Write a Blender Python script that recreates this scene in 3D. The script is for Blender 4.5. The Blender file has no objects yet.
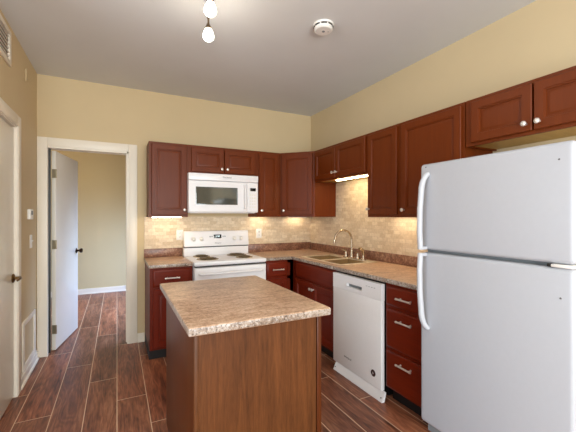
import bpy, bmesh, math, random
from mathutils import Vector, Matrix

random.seed(7)
SC = bpy.context.scene
COL = SC.collection
PI = math.pi

# ------------------------------------------------------------------ camera
cam_data = bpy.data.cameras.new('camera')
cam_data.sensor_width = 36.0
cam_data.lens = 336.5 / 576 * 36.0
cam_data.clip_start = 0.02
cam = bpy.data.objects.new('camera', cam_data)
COL.objects.link(cam)
cam.location = (0.0, 0.0, 1.37)
cam.rotation_euler = (PI / 2, 0, -0.47016)
SC.camera = cam

# ------------------------------------------------------------------ view, world, daylight
SC.view_settings.view_transform = 'Standard'
SC.view_settings.look = 'None'
SC.view_settings.gamma = 1.0
SC.view_settings.use_curve_mapping = False
SC.view_settings.exposure = 0.40

world = bpy.data.worlds.new('daylight_world')
SC.world = world
world.use_nodes = True
world.node_tree.nodes['Background'].inputs['Color'].default_value = (0.70, 0.82, 1.0, 1)
world.node_tree.nodes['Background'].inputs['Strength'].default_value = 1.0


def area_light(name, loc, direction, sx, sy, power, color, spread=PI):
    l = bpy.data.lights.new(name, 'AREA')
    l.shape = 'RECTANGLE'
    l.size, l.size_y = sx, sy
    l.energy = power
    l.color = color
    l.spread = spread
    o = bpy.data.objects.new(name, l)
    COL.objects.link(o)
    o.location = loc
    o.rotation_euler = Vector(direction).to_track_quat('-Z', 'Y').to_euler()
    return o


area_light('window_daylight', (0.2, -2.55, 1.35), (0, 1, -0.05), 3.0, 2.0, 158, (0.92, 1.0, 1.0))
area_light('side_window_daylight', (-3.35, 0.2, 1.35), (1, 0.12, -0.05), 2.6, 2.0, 52, (0.72, 0.86, 1.0))
area_light('far_room_daylight', (1.52, 5.5, 1.45), (-1, 0.18, -0.95), 1.3, 1.3, 52, (0.40, 0.60, 1.0), 1.85)
far_lamp = bpy.data.lights.new('far_room_warm_fill', 'POINT')  # added unseen point light, warms the upper far wall
far_lamp.energy = 17
far_lamp.color = (1.0, 0.82, 0.58)
far_lamp.shadow_soft_size = 0.12
far_fill_o = bpy.data.objects.new('far_room_warm_fill', far_lamp)
COL.objects.link(far_fill_o)
far_fill_o.location = (-1.3, 5.4, 2.5)

# ------------------------------------------------------------------ materials


def lin(c):
    out = []
    for v in c:
        v = v / 255.0
        out.append(v / 12.92 if v <= 0.04045 else ((v + 0.055) / 1.055) ** 2.4)
    return (out[0], out[1], out[2], 1.0)


class NT:
    def __init__(self, name):
        self.m = bpy.data.materials.new(name)
        self.m.use_nodes = True
        self.t = self.m.node_tree
        self.b = self.t.nodes['Principled BSDF']

    def n(self, kind, **kw):
        node = self.t.nodes.new(kind)
        for k, v in kw.items():
            setattr(node, k, v)
        return node

    def l(self, a, b):
        self.t.links.new(a, b)

    def pos(self, scale=(1, 1, 1), loc=(0, 0, 0)):
        g = self.n('ShaderNodeNewGeometry')
        mp = self.n('ShaderNodeMapping')
        mp.inputs['Scale'].default_value = scale
        mp.inputs['Location'].default_value = loc
        self.l(g.outputs['Position'], mp.inputs['Vector'])
        return mp.outputs['Vector']

    def noise(self, vec, scale, detail=4, rough=0.55, dist=0.0):
        t = self.n('ShaderNodeTexNoise')
        t.inputs['Scale'].default_value = scale
        t.inputs['Detail'].default_value = detail
        t.inputs['Roughness'].default_value = rough
        t.inputs['Distortion'].default_value = dist
        self.l(vec, t.inputs['Vector'])
        return t.outputs['Fac']

    def ramp(self, fac, stops, interp='LINEAR'):
        r = self.n('ShaderNodeValToRGB')
        r.color_ramp.interpolation = interp
        el = r.color_ramp.elements
        while len(el) < len(stops):
            el.new(0.5)
        for e, (p, c) in zip(el, stops):
            e.position = p
            e.color = c
        self.l(fac, r.inputs['Fac'])
        return r.outputs['Color']

    def mix(self, fac, a, b, mode='MIX'):
        x = self.n('ShaderNodeMix', data_type='RGBA', blend_type=mode)
        for sock, v in ((x.inputs[0], fac), (x.inputs[6], a), (x.inputs[7], b)):
            if hasattr(v, 'links'):
                self.l(v, sock)
            else:
                sock.default_value = v
        return x.outputs[2]

    def math(self, op, a, b=None):
        x = self.n('ShaderNodeMath', operation=op)
        for i, v in enumerate((a, b)):
            if v is None:
                continue
            if hasattr(v, 'links'):
                self.l(v, x.inputs[i])
            else:
                x.inputs[i].default_value = v
        return x.outputs[0]

    def bump(self, fac, strength, dist=0.002):
        b = self.n('ShaderNodeBump')
        b.inputs['Strength'].default_value = strength
        b.inputs['Distance'].default_value = dist
        self.l(fac, b.inputs['Height'])
        self.l(b.outputs['Normal'], self.b.inputs['Normal'])


def simple(name, rgb, rough=0.5, metal=0.0, bump=0.0, var=0.04, spec=0.5, scale=40):
    k = NT(name)
    c = lin(rgb)
    v = k.pos()
    f = k.noise(v, scale, 3)
    d = tuple(x * (1 - var) for x in c[:3]) + (1,)
    e = tuple(min(1, x * (1 + var)) for x in c[:3]) + (1,)
    k.l(k.ramp(f, [(0.3, d), (0.7, e)]), k.b.inputs['Base Color'])
    k.b.inputs['Roughness'].default_value = rough
    k.b.inputs['Metallic'].default_value = metal
    k.b.inputs['Specular IOR Level'].default_value = spec
    if bump:
        k.bump(k.noise(v, 220, 2), bump, 0.001)
    return k.m


def wood(name, dark, light, stretch, rough=0.42, coat=0.06, scale=1.0):
    k = NT(name)
    v = k.pos(stretch)
    big = k.noise(v, 2.0 * scale, 5, 0.6, 0.6)
    fine = k.noise(v, 9.0 * scale, 4, 0.7)
    f = k.math('ADD', k.math('MULTIPLY', big, 0.6), k.math('MULTIPLY', fine, 0.4))
    k.l(k.ramp(f, [(0.33, lin(dark)), (0.68, lin(light))]), k.b.inputs['Base Color'])
    k.b.inputs['Roughness'].default_value = rough
    k.b.inputs['Coat Weight'].default_value = coat
    k.b.inputs['Specular IOR Level'].default_value = 0.2
    k.b.inputs['Coat Roughness'].default_value = 0.25
    return k.m


def glow(name, color, strength):
    k = NT(name)
    k.b.inputs['Base Color'].default_value = (0.9, 0.88, 0.84, 1)
    k.b.inputs['Emission Color'].default_value = color
    k.b.inputs['Emission Strength'].default_value = strength
    return k.m


def floor_material():
    k = NT('wood_look_plank_tile')
    g = k.n('ShaderNodeNewGeometry')
    s = k.n('ShaderNodeSeparateXYZ')
    k.l(g.outputs['Position'], s.inputs[0])
    row_f = k.math('DIVIDE', s.outputs['X'], 0.2015)
    row = k.math('FLOOR', row_f)
    fx = k.math('SUBTRACT', row_f, row)
    m3 = k.math('FLOORED_MODULO', row, 3.0)
    yy = k.math('ADD', s.outputs['Y'], k.math('MULTIPLY', m3, 0.4))
    cf = k.math('DIVIDE', k.math('SUBTRACT', yy, 2.8), 1.2)
    cc = k.math('FLOOR', cf)
    fy = k.math('SUBTRACT', cf, cc)
    ex = k.math('MULTIPLY', k.math('MINIMUM', fx, k.math('SUBTRACT', 1.0, fx)), 0.2015)
    ey = k.math('MULTIPLY', k.math('MINIMUM', fy, k.math('SUBTRACT', 1.0, fy)), 1.2)
    edge = k.math('MINIMUM', ex, ey)
    mr = k.n('ShaderNodeMapRange')
    mr.inputs['From Min'].default_value = 0.0018
    mr.inputs['From Max'].default_value = 0.0034
    k.l(edge, mr.inputs['Value'])
    plank = mr.outputs['Result']
    cid = k.n('ShaderNodeCombineXYZ')
    k.l(row, cid.inputs[0])
    k.l(cc, cid.inputs[1])
    wn = k.n('ShaderNodeTexWhiteNoise', noise_dimensions='2D')
    k.l(cid.outputs[0], wn.inputs['Vector'])
    off = k.n('ShaderNodeVectorMath', operation='SCALE')
    k.l(wn.outputs['Color'], off.inputs[0])
    off.inputs['Scale'].default_value = 40.0
    mp = k.n('ShaderNodeMapping')
    mp.inputs['Scale'].default_value = (6.0, 0.75, 1)
    k.l(g.outputs['Position'], mp.inputs['Vector'])
    add = k.n('ShaderNodeVectorMath', operation='ADD')
    k.l(mp.outputs[0], add.inputs[0])
    k.l(off.outputs[0], add.inputs[1])
    v = add.outputs[0]
    cath = k.noise(v, 1.6, 2, 0.5, 0.3)
    rings = k.math('SINE', k.math('MULTIPLY', cath, 75.0))
    rings = k.math('ADD', k.math('MULTIPLY', rings, 0.5), 0.5)
    broad = k.noise(v, 2.2, 4, 0.6, 0.5)
    fine = k.noise(v, 14.0, 4, 0.7)
    mp2 = k.n('ShaderNodeMapping')
    mp2.inputs['Scale'].default_value = (7.0, 1.6, 1)
    k.l(v, mp2.inputs['Vector'])
    streak = k.noise(mp2.outputs[0], 2.6, 3, 0.65, 0.4)
    f = k.math('ADD', k.math('MULTIPLY', k.math('SUBTRACT', streak, 0.5), 0.34), k.math('MULTIPLY', broad, 0.55))
    f = k.math('ADD', f, k.math('ADD', k.math('ADD', 0.04, k.math('MULTIPLY', rings, 0.08)), k.math('MULTIPLY', fine, 0.32)))
    col = k.ramp(f, [(0.34, lin((72, 38, 26))), (0.52, lin((136, 82, 58))), (0.74, lin((190, 132, 98)))])
    tone = k.ramp(wn.outputs['Value'], [(0.0, (0.72, 0.70, 0.72, 1)), (0.5, (0.95, 0.92, 0.90, 1)), (1.0, (1.18, 1.05, 0.98, 1))])
    col = k.mix(1.0, col, tone, 'MULTIPLY')
    k.l(k.mix(plank, lin((226, 192, 160)), col), k.b.inputs['Base Color'])
    r = k.math('ADD', k.math('MULTIPLY', fine, 0.2), 0.30)
    k.l(r, k.b.inputs['Roughness'])
    k.bump(k.math('ADD', plank, k.math('MULTIPLY', fine, 0.25)), 0.35, 0.0015)
    return k.m


def laminate(name, stops, edge=False):
    k = NT(name)
    v = k.pos()
    vs = k.pos((0.55, 1.5, 1))
    blotch = k.noise(vs, 16, 4, 0.6, 0.8)
    mid = k.noise(v, 60, 4, 0.65)
    speck = k.noise(v, 125 if edge else 190, 2, 0.6)
    f = k.math('ADD', k.math('MULTIPLY', blotch, 0.5), k.math('MULTIPLY', mid, 0.5))
    col = k.ramp(f, stops)
    dk = k.ramp(speck, [(0.36, (1, 1, 1, 1)), (0.43, (0, 0, 0, 1))])
    col = k.mix(k.math('MULTIPLY', dk, 0.9 if edge else 0.35), col, lin((58, 44, 38)))
    if edge:
        lt = k.ramp(k.noise(v, 90, 2, 0.5), [(0.55, (0, 0, 0, 1)), (0.66, (1, 1, 1, 1))])
        col = k.mix(k.math('MULTIPLY', lt, 0.4), col, lin((222, 214, 208)))
    k.l(col, k.b.inputs['Base Color'])
    k.b.inputs['Roughness'].default_value = 0.34
    return k.m


def tile_material(name, axis):
    k = NT(name)
    g = k.n('ShaderNodeNewGeometry')
    s = k.n('ShaderNodeSeparateXYZ')
    k.l(g.outputs['Position'], s.inputs[0])
    c = k.n('ShaderNodeCombineXYZ')
    k.l(s.outputs[axis], c.inputs[0])
    k.l(s.outputs['Z'], c.inputs[1])
    b = k.n('ShaderNodeTexBrick')
    b.offset = 0.5
    b.inputs['Scale'].default_value = 1.0
    b.inputs['Brick Width'].default_value = 0.076
    b.inputs['Row Height'].default_value = 0.0385
    b.inputs['Mortar Size'].default_value = 0.0016
    b.inputs['Mortar Smooth'].default_value = 0.3
    b.inputs['Bias'].default_value = -0.1
    b.inputs['Color1'].default_value = lin((232, 214, 188))
    b.inputs['Color2'].default_value = lin((210, 186, 154))
    b.inputs['Mortar'].default_value = lin((206, 184, 154))
    k.l(c.outputs[0], b.inputs['Vector'])
    n = k.noise(k.pos(), 45, 4, 0.6)
    col = k.mix(1.0, b.outputs['Color'], k.ramp(n, [(0.3, (0.84, 0.81, 0.77, 1)), (0.7, (1.06, 1.05, 1.03, 1))]), 'MULTIPLY')
    k.l(col, k.b.inputs['Base Color'])
    k.b.inputs['Roughness'].default_value = 0.45
    k.bump(k.math('SUBTRACT', 1.0, b.outputs['Fac']), 0.35, 0.002)
    return k.m


M = {}
M['wall'] = simple('cream_wall_paint', (208, 186, 147), 0.75, bump=0.05, var=0.015, scale=3)
M['far_wall'] = simple('olive_cream_wall_paint', (206, 188, 146), 0.75, bump=0.05, var=0.015, scale=3)
M['ceiling'] = simple('white_ceiling_paint', (218, 218, 217), 0.85, bump=0.06, var=0.015, scale=3)
M['trim'] = simple('off_white_trim_paint', (236, 226, 210), 0.4, var=0.015, scale=5)
M['door'] = simple('white_door_paint', (238, 230, 216), 0.28, var=0.015, scale=5)
M['floor'] = floor_material()
M['cherry'] = wood('dark_cherry_wood', (97, 39, 6), (111, 47, 9), (14, 14, 1.0))
M['cherry_base'] = wood('reddish_cherry_wood', (96, 24, 5), (114, 33, 7), (14, 14, 1.0), 0.42, 0.05)
M['cherry_flat'] = wood('reddish_cherry_drawer_wood', (96, 24, 5), (114, 33, 7), (1.2, 1.2, 16), 0.42, 0.05)
M['toe'] = simple('dark_toe_kick_board', (20, 14, 12), 0.6)  # near black, takes in the shade of the toe recess
M['oak'] = wood('brown_oak_laminate', (68, 37, 16), (110, 64, 32), (16, 16, 1.1), 0.42, 0.0, 1.5)
M['island_side'] = wood('dark_brown_island_laminate', (74, 34, 11), (92, 44, 17), (10, 10, 0.8), 0.36, 0.1)
M['counter'] = laminate('tan_granite_laminate', [(0.34, lin((142, 106, 82))), (0.48, lin((192, 154, 124))), (0.64, lin((224, 194, 168)))])
M['counter_edge'] = laminate('speckled_granite_edge', [(0.36, lin((106, 84, 68))), (0.5, lin((156, 136, 120))), (0.64, lin((198, 186, 176)))], True)
M['lip'] = laminate('reddish_granite_laminate', [(0.34, lin((88, 52, 38))), (0.5, lin((136, 92, 70))), (0.66, lin((190, 148, 118)))])
M['tile_x'] = tile_material('travertine_mosaic_back', 'X')
M['tile_y'] = tile_material('travertine_mosaic_right', 'Y')
M['white'] = simple('white_appliance_enamel', (240, 237, 238), 0.3, var=0.01)
M['white_tex'] = simple('white_textured_appliance_steel', (186, 187, 192), 0.36, bump=0.12, var=0.01)
M['fridge_handle'] = simple('white_handle_plastic', (190, 190, 194), 0.4, var=0.01)
M['maple'] = wood('pale_maple_underside', (176, 140, 78), (196, 160, 96), (2, 9, 2), 0.5, 0.0)
M['white_plastic'] = simple('white_plastic', (236, 232, 226), 0.4, var=0.01)
M['dark_seam'] = simple('dark_shadow_seam', (48, 42, 38), 0.6)
M['grey_seam'] = simple('grey_gasket_and_recess_shade', (132, 136, 138), 0.6)
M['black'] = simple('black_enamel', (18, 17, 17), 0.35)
M['coil'] = simple('dark_burner_coil', (112, 94, 66), 0.4, 0.5)
M['pan'] = simple('bronze_drip_pan', (150, 128, 88), 0.35, 0.7)
M['display'] = simple('black_display_glass', (10, 10, 12), 0.08)
M['digit'] = glow('display_digits', (0.6, 0.95, 1.0, 1), 0.9)
M['mwglass'] = simple('dark_microwave_glass', (74, 76, 70), 0.06, 0.0, spec=1.0)
M['chrome'] = simple('satin_nickel', (236, 230, 222), 0.34, 0.8, var=0.01)
M['nickel'] = simple('brushed_nickel_faucet', (188, 172, 150), 0.25, 1.0, var=0.01)
M['steel'] = simple('shaded_stainless_bowl', (160, 136, 100), 0.42, 0.8, var=0.03)  # darker copy of the sink steel, bowl shade put into the colour
M['rim_steel'] = simple('lit_stainless_rim', (244, 234, 214), 0.36, 0.75, var=0.02)  # lighter copy of the sink steel, so the rim reads as lit
M['fixture'] = simple('dark_nickel_fixture', (120, 104, 84), 0.3, 1.0)
M['brass'] = simple('aged_bronze', (120, 92, 58), 0.3, 1.0)
M['dark_brass'] = simple('dark_bronze_latch', (62, 46, 34), 0.35, 1.0)
M['hinge'] = simple('satin_hinge_metal', (176, 160, 132), 0.35, 0.9)
M['grey_text'] = simple('grey_printed_lettering', (96, 92, 92), 0.5)
M['sticker'] = simple('dark_maroon_sticker', (58, 28, 28), 0.35)
M['vent_dark'] = simple('dark_vent_interior', (92, 72, 48), 0.8)
M['shade_glow'] = glow('lit_frosted_glass_shade', (1.0, 0.92, 0.78, 1), 33.0)
M['strip_glow'] = glow('lit_strip_diffuser', (1.0, 0.82, 0.56, 1), 14.0)
M['sink_glow'] = glow('lit_sink_strip_diffuser', (1.0, 0.82, 0.50, 1), 34.0)
M['window_frame'] = simple('white_window_frame', (235, 235, 232), 0.4)

# ------------------------------------------------------------------ mesh helpers


class MB:
    def __init__(self):
        self.bm = bmesh.new()
        self.mi = 0

    def _tag(self, faces):
        for f in faces:
            f.material_index = self.mi

    def box(self, x0, y0, z0, x1, y1, z1, bevel=0.0, seg=2):
        x0, x1 = min(x0, x1), max(x0, x1)
        y0, y1 = min(y0, y1), max(y0, y1)
        z0, z1 = min(z0, z1), max(z0, z1)
        r = bmesh.ops.create_cube(self.bm, size=1.0)
        vs = r['verts']
        for v in vs:
            v.co = Vector(((x0 + x1) / 2 + v.co.x * (x1 - x0), (y0 + y1) / 2 + v.co.y * (y1 - y0), (z0 + z1) / 2 + v.co.z * (z1 - z0)))
        fs = {f for v in vs for f in v.link_faces}
        self._tag(fs)
        if bevel > 0:
            es = {e for v in vs for e in v.link_edges}
            r = bmesh.ops.bevel(self.bm, geom=list(es), offset=bevel, segments=seg, profile=0.5, affect='EDGES')
            self._tag(r['faces'])
        return self

    def lathe(self, prof, center=(0, 0, 0), axis=(0, 0, 1), n=20, closed=False):
        q = Vector((0, 0, 1)).rotation_difference(Vector(axis).normalized())
        c = Vector(center)
        rings = []
        for r, z in prof:
            if r < 1e-6:
                rings.append([self.bm.verts.new(c + q @ Vector((0, 0, z)))])
            else:
                rings.append([self.bm.verts.new(c + q @ Vector((r * math.cos(2 * PI * i / n), r * math.sin(2 * PI * i / n), z))) for i in range(n)])
        fs = []
        for a, b in zip(rings, rings[1:]):
            for i in range(n):
                j = (i + 1) % n
                if len(a) == 1 and len(b) == 1:
                    continue
                if len(a) == 1:
                    fs.append(self.bm.faces.new((a[0], b[j], b[i])))
                elif len(b) == 1:
                    fs.append(self.bm.faces.new((a[i], a[j], b[0])))
                else:
                    fs.append(self.bm.faces.new((a[i], a[j], b[j], b[i])))
        if closed:
            a, b = rings[-1], rings[0]
            for i in range(n):
                j = (i + 1) % n
                fs.append(self.bm.faces.new((a[i], a[j], b[j], b[i])))
        for ring, flip in () if closed else ((rings[0], True), (rings[-1], False)):
            if len(ring) > 2:
                fs.append(self.bm.faces.new(list(reversed(ring)) if flip else ring))
        self._tag(fs)
        return self

    def tube(self, pts, r, n=12, sx=1.0, up=None):
        pts = [Vector(p) for p in pts]
        rs = r if isinstance(r, (list, tuple)) else [r] * len(pts)
        rings = []
        ref = Vector(up) if up else None
        prev = None
        for i, p in enumerate(pts):
            if i == 0:
                t = pts[1] - p
            elif i == len(pts) - 1:
                t = p - pts[i - 1]
            else:
                t = (pts[i + 1] - p).normalized() + (p - pts[i - 1]).normalized()
            t.normalize()
            if ref is not None:
                u = ref.cross(t)
            elif prev is None:
                u = t.orthogonal()
            else:
                u = prev - t * prev.dot(t)
            u.normalize()
            prev = u
            w = t.cross(u)
            rings.append([self.bm.verts.new(p + (u * math.cos(2 * PI * k / n) * sx + w * math.sin(2 * PI * k / n)) * rs[i]) for k in range(n)])
        fs = []
        for a, b in zip(rings, rings[1:]):
            for i in range(n):
                j = (i + 1) % n
                fs.append(self.bm.faces.new((a[i], a[j], b[j], b[i])))
        fs.append(self.bm.faces.new(list(reversed(rings[0]))))
        fs.append(self.bm.faces.new(rings[-1]))
        self._tag(fs)
        return self

    def panel(self, x0, z0, x1, z1, rings, back):
        """A slab in the xz plane facing -y: rings of (inset, y) from its outer edge to its middle; back is the y of its rear."""
        loops = []
        for ins, y in [(rings[0][0], back)] + list(rings):
            loops.append([self.bm.verts.new(p) for p in ((x0 + ins, y, z0 + ins), (x1 - ins, y, z0 + ins), (x1 - ins, y, z1 - ins), (x0 + ins, y, z1 - ins))])
        fs = [self.bm.faces.new(list(reversed(loops[0])))]
        for a, b in zip(loops, loops[1:]):
            for i in range(4):
                j = (i + 1) % 4
                fs.append(self.bm.faces.new((a[i], a[j], b[j], b[i])))
        fs.append(self.bm.faces.new(loops[-1]))
        self._tag(fs)
        return self

    def cells(self, xs, ys, keep, z0, z1):
        vt, vb = {}, {}

        def g(d, i, j, z):
            if (i, j) not in d:
                d[(i, j)] = self.bm.verts.new((xs[i], ys[j], z))
            return d[(i, j)]
        K = {(i, j) for i in range(len(xs) - 1) for j in range(len(ys) - 1) if keep((xs[i] + xs[i + 1]) / 2, (ys[j] + ys[j + 1]) / 2)}
        fs = []
        for i, j in K:
            q = [(i, j), (i + 1, j), (i + 1, j + 1), (i, j + 1)]
            fs.append(self.bm.faces.new([g(vt, a, b, z1) for a, b in q]))
            fs.append(self.bm.faces.new([g(vb, a, b, z0) for a, b in reversed(q)]))
            for (di, dj), (a, b) in (((0, -1), (0, 1)), ((1, 0), (1, 2)), ((0, 1), (2, 3)), ((-1, 0), (3, 0))):
                if (i + di, j + dj) not in K:
                    fs.append(self.bm.faces.new((g(vb, *q[a], z0), g(vb, *q[b], z0), g(vt, *q[b], z1), g(vt, *q[a], z1))))
        self._tag(fs)
        return self

    def prism(self, poly, z0, z1, bevel=0.0):
        """Vertical prism over an xy outline."""
        b = [self.bm.verts.new((x, y, z0)) for x, y in poly]
        t = [self.bm.verts.new((x, y, z1)) for x, y in poly]
        n = len(poly)
        fs = [self.bm.faces.new(list(reversed(b))), self.bm.faces.new(t)]
        for i in range(n):
            j = (i + 1) % n
            fs.append(self.bm.faces.new((b[i], b[j], t[j], t[i])))
        self._tag(fs)
        if bevel:
            es = {e for f in fs for e in f.edges}
            bmesh.ops.bevel(self.bm, geom=list(es), offset=bevel, segments=2, profile=0.5, affect='EDGES')
        return self

    def mesh(self, name, mats, angle=38):
        bmesh.ops.recalc_face_normals(self.bm, faces=self.bm.faces[:])
        me = bpy.data.meshes.new(name)
        self.bm.to_mesh(me)
        self.bm.free()
        for m in (mats if isinstance(mats, (list, tuple)) else [mats]):
            me.materials.append(m)
        for p in me.polygons:
            p.use_smooth = True
        me.set_sharp_from_angle(angle=math.radians(angle))
        return me

    def build(self, name, mats, parent=None, loc=None, label=None):
        o = bpy.data.objects.new(name, self.mesh(name, mats))
        COL.objects.link(o)
        if parent:
            o.parent = parent
        if loc:
            o.location = loc
        if label:
            o['label'] = label
        return o


def inst(name, me, parent, loc, rot=(0, 0, 0), scale=None):
    o = bpy.data.objects.new(name, me)
    COL.objects.link(o)
    o.parent = parent
    o.location = loc
    o.rotation_euler = rot
    if scale:
        o.scale = scale
    return o


def thing(name, label, cat, loc=(0, 0, 0), rz=0.0, group=None):
    o = bpy.data.objects.new(name, None)
    COL.objects.link(o)
    o.empty_display_size = 0.05
    o.location = loc
    o.rotation_euler = (0, 0, rz)
    o['label'] = label
    o['category'] = cat
    if group:
        o['group'] = group
    return o


def struct(o, label=None):
    o['kind'] = 'structure'
    if label:
        o['label'] = label
    return o


def lettering(name, text, size, parent, loc, rot, mat):
    c = bpy.data.curves.new(name, 'FONT')
    c.body = text
    c.size = size
    c.align_x = 'CENTER'
    c.align_y = 'CENTER'
    c.extrude = 0.0003
    c.materials.append(mat)
    tmp = bpy.data.objects.new(name + '_text', c)
    COL.objects.link(tmp)
    dg = bpy.context.evaluated_depsgraph_get()
    me = bpy.data.meshes.new_from_object(tmp.evaluated_get(dg))
    bpy.data.objects.remove(tmp)
    bpy.data.curves.remove(c)
    return inst(name, me, parent, loc, rot)


# ------------------------------------------------------------------ room dimensions
XL, XR, YB, ZC = -0.69, 2.385, 4.0, 2.745      # left wall, right wall, back wall, ceiling
YF, XV = -2.6, -3.4                             # wall behind the camera, living side
FX0, FX1, FY = -2.2, 1.6, 6.86                  # far room
OX0, OX1, OZ = -0.605, 0.112, 2.055             # doorway in the back wall

b = MB().box(XV - .1, YF - .1, -0.1, XR + .12, FY + .12, 0.0)
struct(b.build('floor', M['floor']), 'brown wood-look plank floor with pale grout lines')
b = MB().box(XV - .1, YF - .1, ZC, XR + .12, FY + .12, ZC + .1)
struct(b.build('ceiling', M['ceiling']), 'smooth grey-white ceiling')

# left wall with the closet door opening (y 2.40 .. 3.215)
CY0, CY1, CZ = 2.40, 3.215, 2.05
b = MB()
b.box(XL - .12, 2.2, 0, XL, CY0, ZC)
b.box(XL - .12, CY1, 0, XL, YB + .12, ZC)
b.box(XL - .12, CY0, CZ, XL, CY1, ZC)
struct(b.build('wall_left', M['wall']), 'cream painted left wall')
b = MB()
b.box(XL, YB, 0, OX0 - .018, YB + .12, ZC)
b.box(OX0 - .018, YB, 0, OX0, YB + .03, OZ)
b.box(OX1, YB, 0, XR + .12, YB + .12, ZC)
b.box(OX0 - .018, YB, OZ, OX1, YB + .12, ZC)
struct(b.build('wall_back', M['wall']), 'cream painted wall behind the range')
b = MB().box(XR, YF, 0, XR + .12, YB, ZC)
struct(b.build('wall_right', M['wall']), 'cream painted right wall')
b = MB()
b.box(XV - .1, YF - .12, 0, -1.3, YF, ZC)
b.box(1.7, YF - .12, 0, XR + .12, YF, ZC)
b.box(-1.3, YF - .12, 2.35, 1.7, YF, ZC)
b.box(-1.3, YF - .12, 0, 1.7, YF, 0.35)
struct(b.build('wall_front', M['wall']))
b = MB()
b.box(XV - .12, YF, 0, XV, -1.2, ZC)
b.box(XV - .12, 1.6, 0, XV, 2.32, ZC)
b.box(XV - .12, -1.2, 2.35, XV, 1.6, ZC)
b.box(XV - .12, -1.2, 0, XV, 1.6, 0.35)
struct(b.build('wall_side', M['wall']))
b = MB().box(XV - .12, 2.2, 0, XL - .12, 2.32, ZC)
struct(b.build('wall_inner', M['wall']))
# window surrounds behind the camera
b = MB()
for x0, x1, z0, z1 in ((-1.3, -1.22, .35, 2.35), (1.62, 1.7, .35, 2.35), (.16, .24, .43, 2.27), (-1.22, 1.62, .35, .43), (-1.22, 1.62, 2.27, 2.35)):
    b.box(x0, YF - .09, z0, x1, YF - .04, z1)
struct(b.build('window_1', M['window_frame']))
b = MB()
for y0, y1, z0, z1 in ((-1.2, -1.12, .35, 2.35), (1.52, 1.6, .35, 2.35), (-1.12, 1.52, .35, .43), (-1.12, 1.52, 2.27, 2.35)):
    b.box(XV - .09, y0, z0, XV - .04, y1, z1)
struct(b.build('window_2', M['window_frame']))

# far room
b = MB().box(FX0 - .12, FY, 0, FX1 + .12, FY + .12, ZC)
struct(b.build('wall_far', M['far_wall']), 'far room wall seen through the doorway')
b = MB()
b.box(FX1, YB + .12, 0, FX1 + .12, 4.7, ZC)
b.box(FX1, 6.3, 0, FX1 + .12, FY, ZC)
b.box(FX1, 4.7, 2.2, FX1 + .12, 6.3, ZC)
b.box(FX1, 4.7, 0, FX1 + .12, 6.3, 0.7)
struct(b.build('wall_far_right', M['far_wall']))
b = MB().box(FX0 - .12, YB + .12, 0, FX0, FY, ZC)
struct(b.build('wall_far_left', M['far_wall']))
b = MB().box(FX0 - .12, YB, 0, XL - .12, YB + .12, ZC)
struct(b.build('wall_far_front', M['far_wall']))
b = MB()
for y0, y1, z0, z1 in ((4.7, 4.76, .7, 2.2), (6.24, 6.3, .7, 2.2), (5.47, 5.53, .76, 2.14), (4.76, 6.24, .7, .76), (4.76, 6.24, 2.14, 2.2)):
    b.box(FX1 + .04, y0, z0, FX1 + .09, y1, z1)
struct(b.build('window_3', M['window_frame']))


def baseboard(name, x0, y0, x1, y1, nx, ny, h=0.095, t=0.014):
    m = MB()
    m.box(x0, y0, 0, x1 + nx * t, y1 + ny * t, h - 0.02)
    m.box(x0, y0, h - 0.02, x1 + nx * t * .55, y1 + ny * t * .55, h, 0.002)
    m.box(x0, y0, 0, x1 + nx * t * 1.9, y1 + ny * t * 1.9, 0.018, 0.004)
    return struct(m.build(name, M['trim']))


baseboard('baseboard_left', XL, CY1 + .085, XL, YB, 1, 0)
baseboard('baseboard_far', FX0, FY, FX1, FY, 0, -1)
baseboard('baseboard_back', OX1 + .085, YB, 0.268, YB, 0, -1)

# trim: casing round the doorway in the back wall, with its jamb lining
b = MB()
cw = 0.083
for (y0, y1) in ((YB - .018, YB), (YB + .12, YB + .138)):
    b.box(OX0 - cw, y0, 0, OX0, y1, OZ + cw, 0.003)
    b.box(OX1, y0, 0, OX1 + cw, y1, OZ + cw, 0.003)
    b.box(OX0, y0, OZ, OX1, y1, OZ + cw, 0.003)
b.box(OX0 - .001, YB - .008, 0, OX0 + .0015, YB + .03, OZ)
b.box(OX0 - .03, YB + .03, 0, OX0 - .018, YB + .125, OZ)
b.box(OX1 - .016, YB - .008, 0, OX1 + .001, YB + .125, OZ)
b.box(OX0, YB - .008, OZ - .016, OX1, YB + .125, OZ + .001)
b.box(OX1 - .026, YB + .05, 0, OX1 - .016, YB + .08, OZ - .016)
struct(b.build('trim_1', M['trim']), 'off white casing around the doorway to the far room')
MB().box(OX0 - .018, YB + .05, 0.01, OX0 + .013, YB + .100, OZ).build('gap_shade_strip', M['black'], bpy.data.objects['trim_1'], label='black strip for the shaded gap along the hinge side')  # added black strip stands in for the shade in the hinge gap
# casing round the closet door in the left wall
b = MB()
b.box(XL, CY1, 0, XL + .022, CY1 + .085, CZ + .085, 0.004)
b.box(XL, CY0 - .085, 0, XL + .022, CY0, CZ + .085, 0.004)
b.box(XL, CY0, CZ, XL + .022, CY1, CZ + .085, 0.004)
b.box(XL - .12, CY1 - .012, 0, XL + .018, CY1 + .001, CZ)
b.box(XL - .12, CY0 - .001, 0, XL + .018, CY0 + .012, CZ)
b.box(XL - .12, CY0, CZ - .01, XL + .012, CY1, CZ + .001)
struct(b.build('trim_2', M['trim']), 'off white casing around the closed left door')


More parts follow.
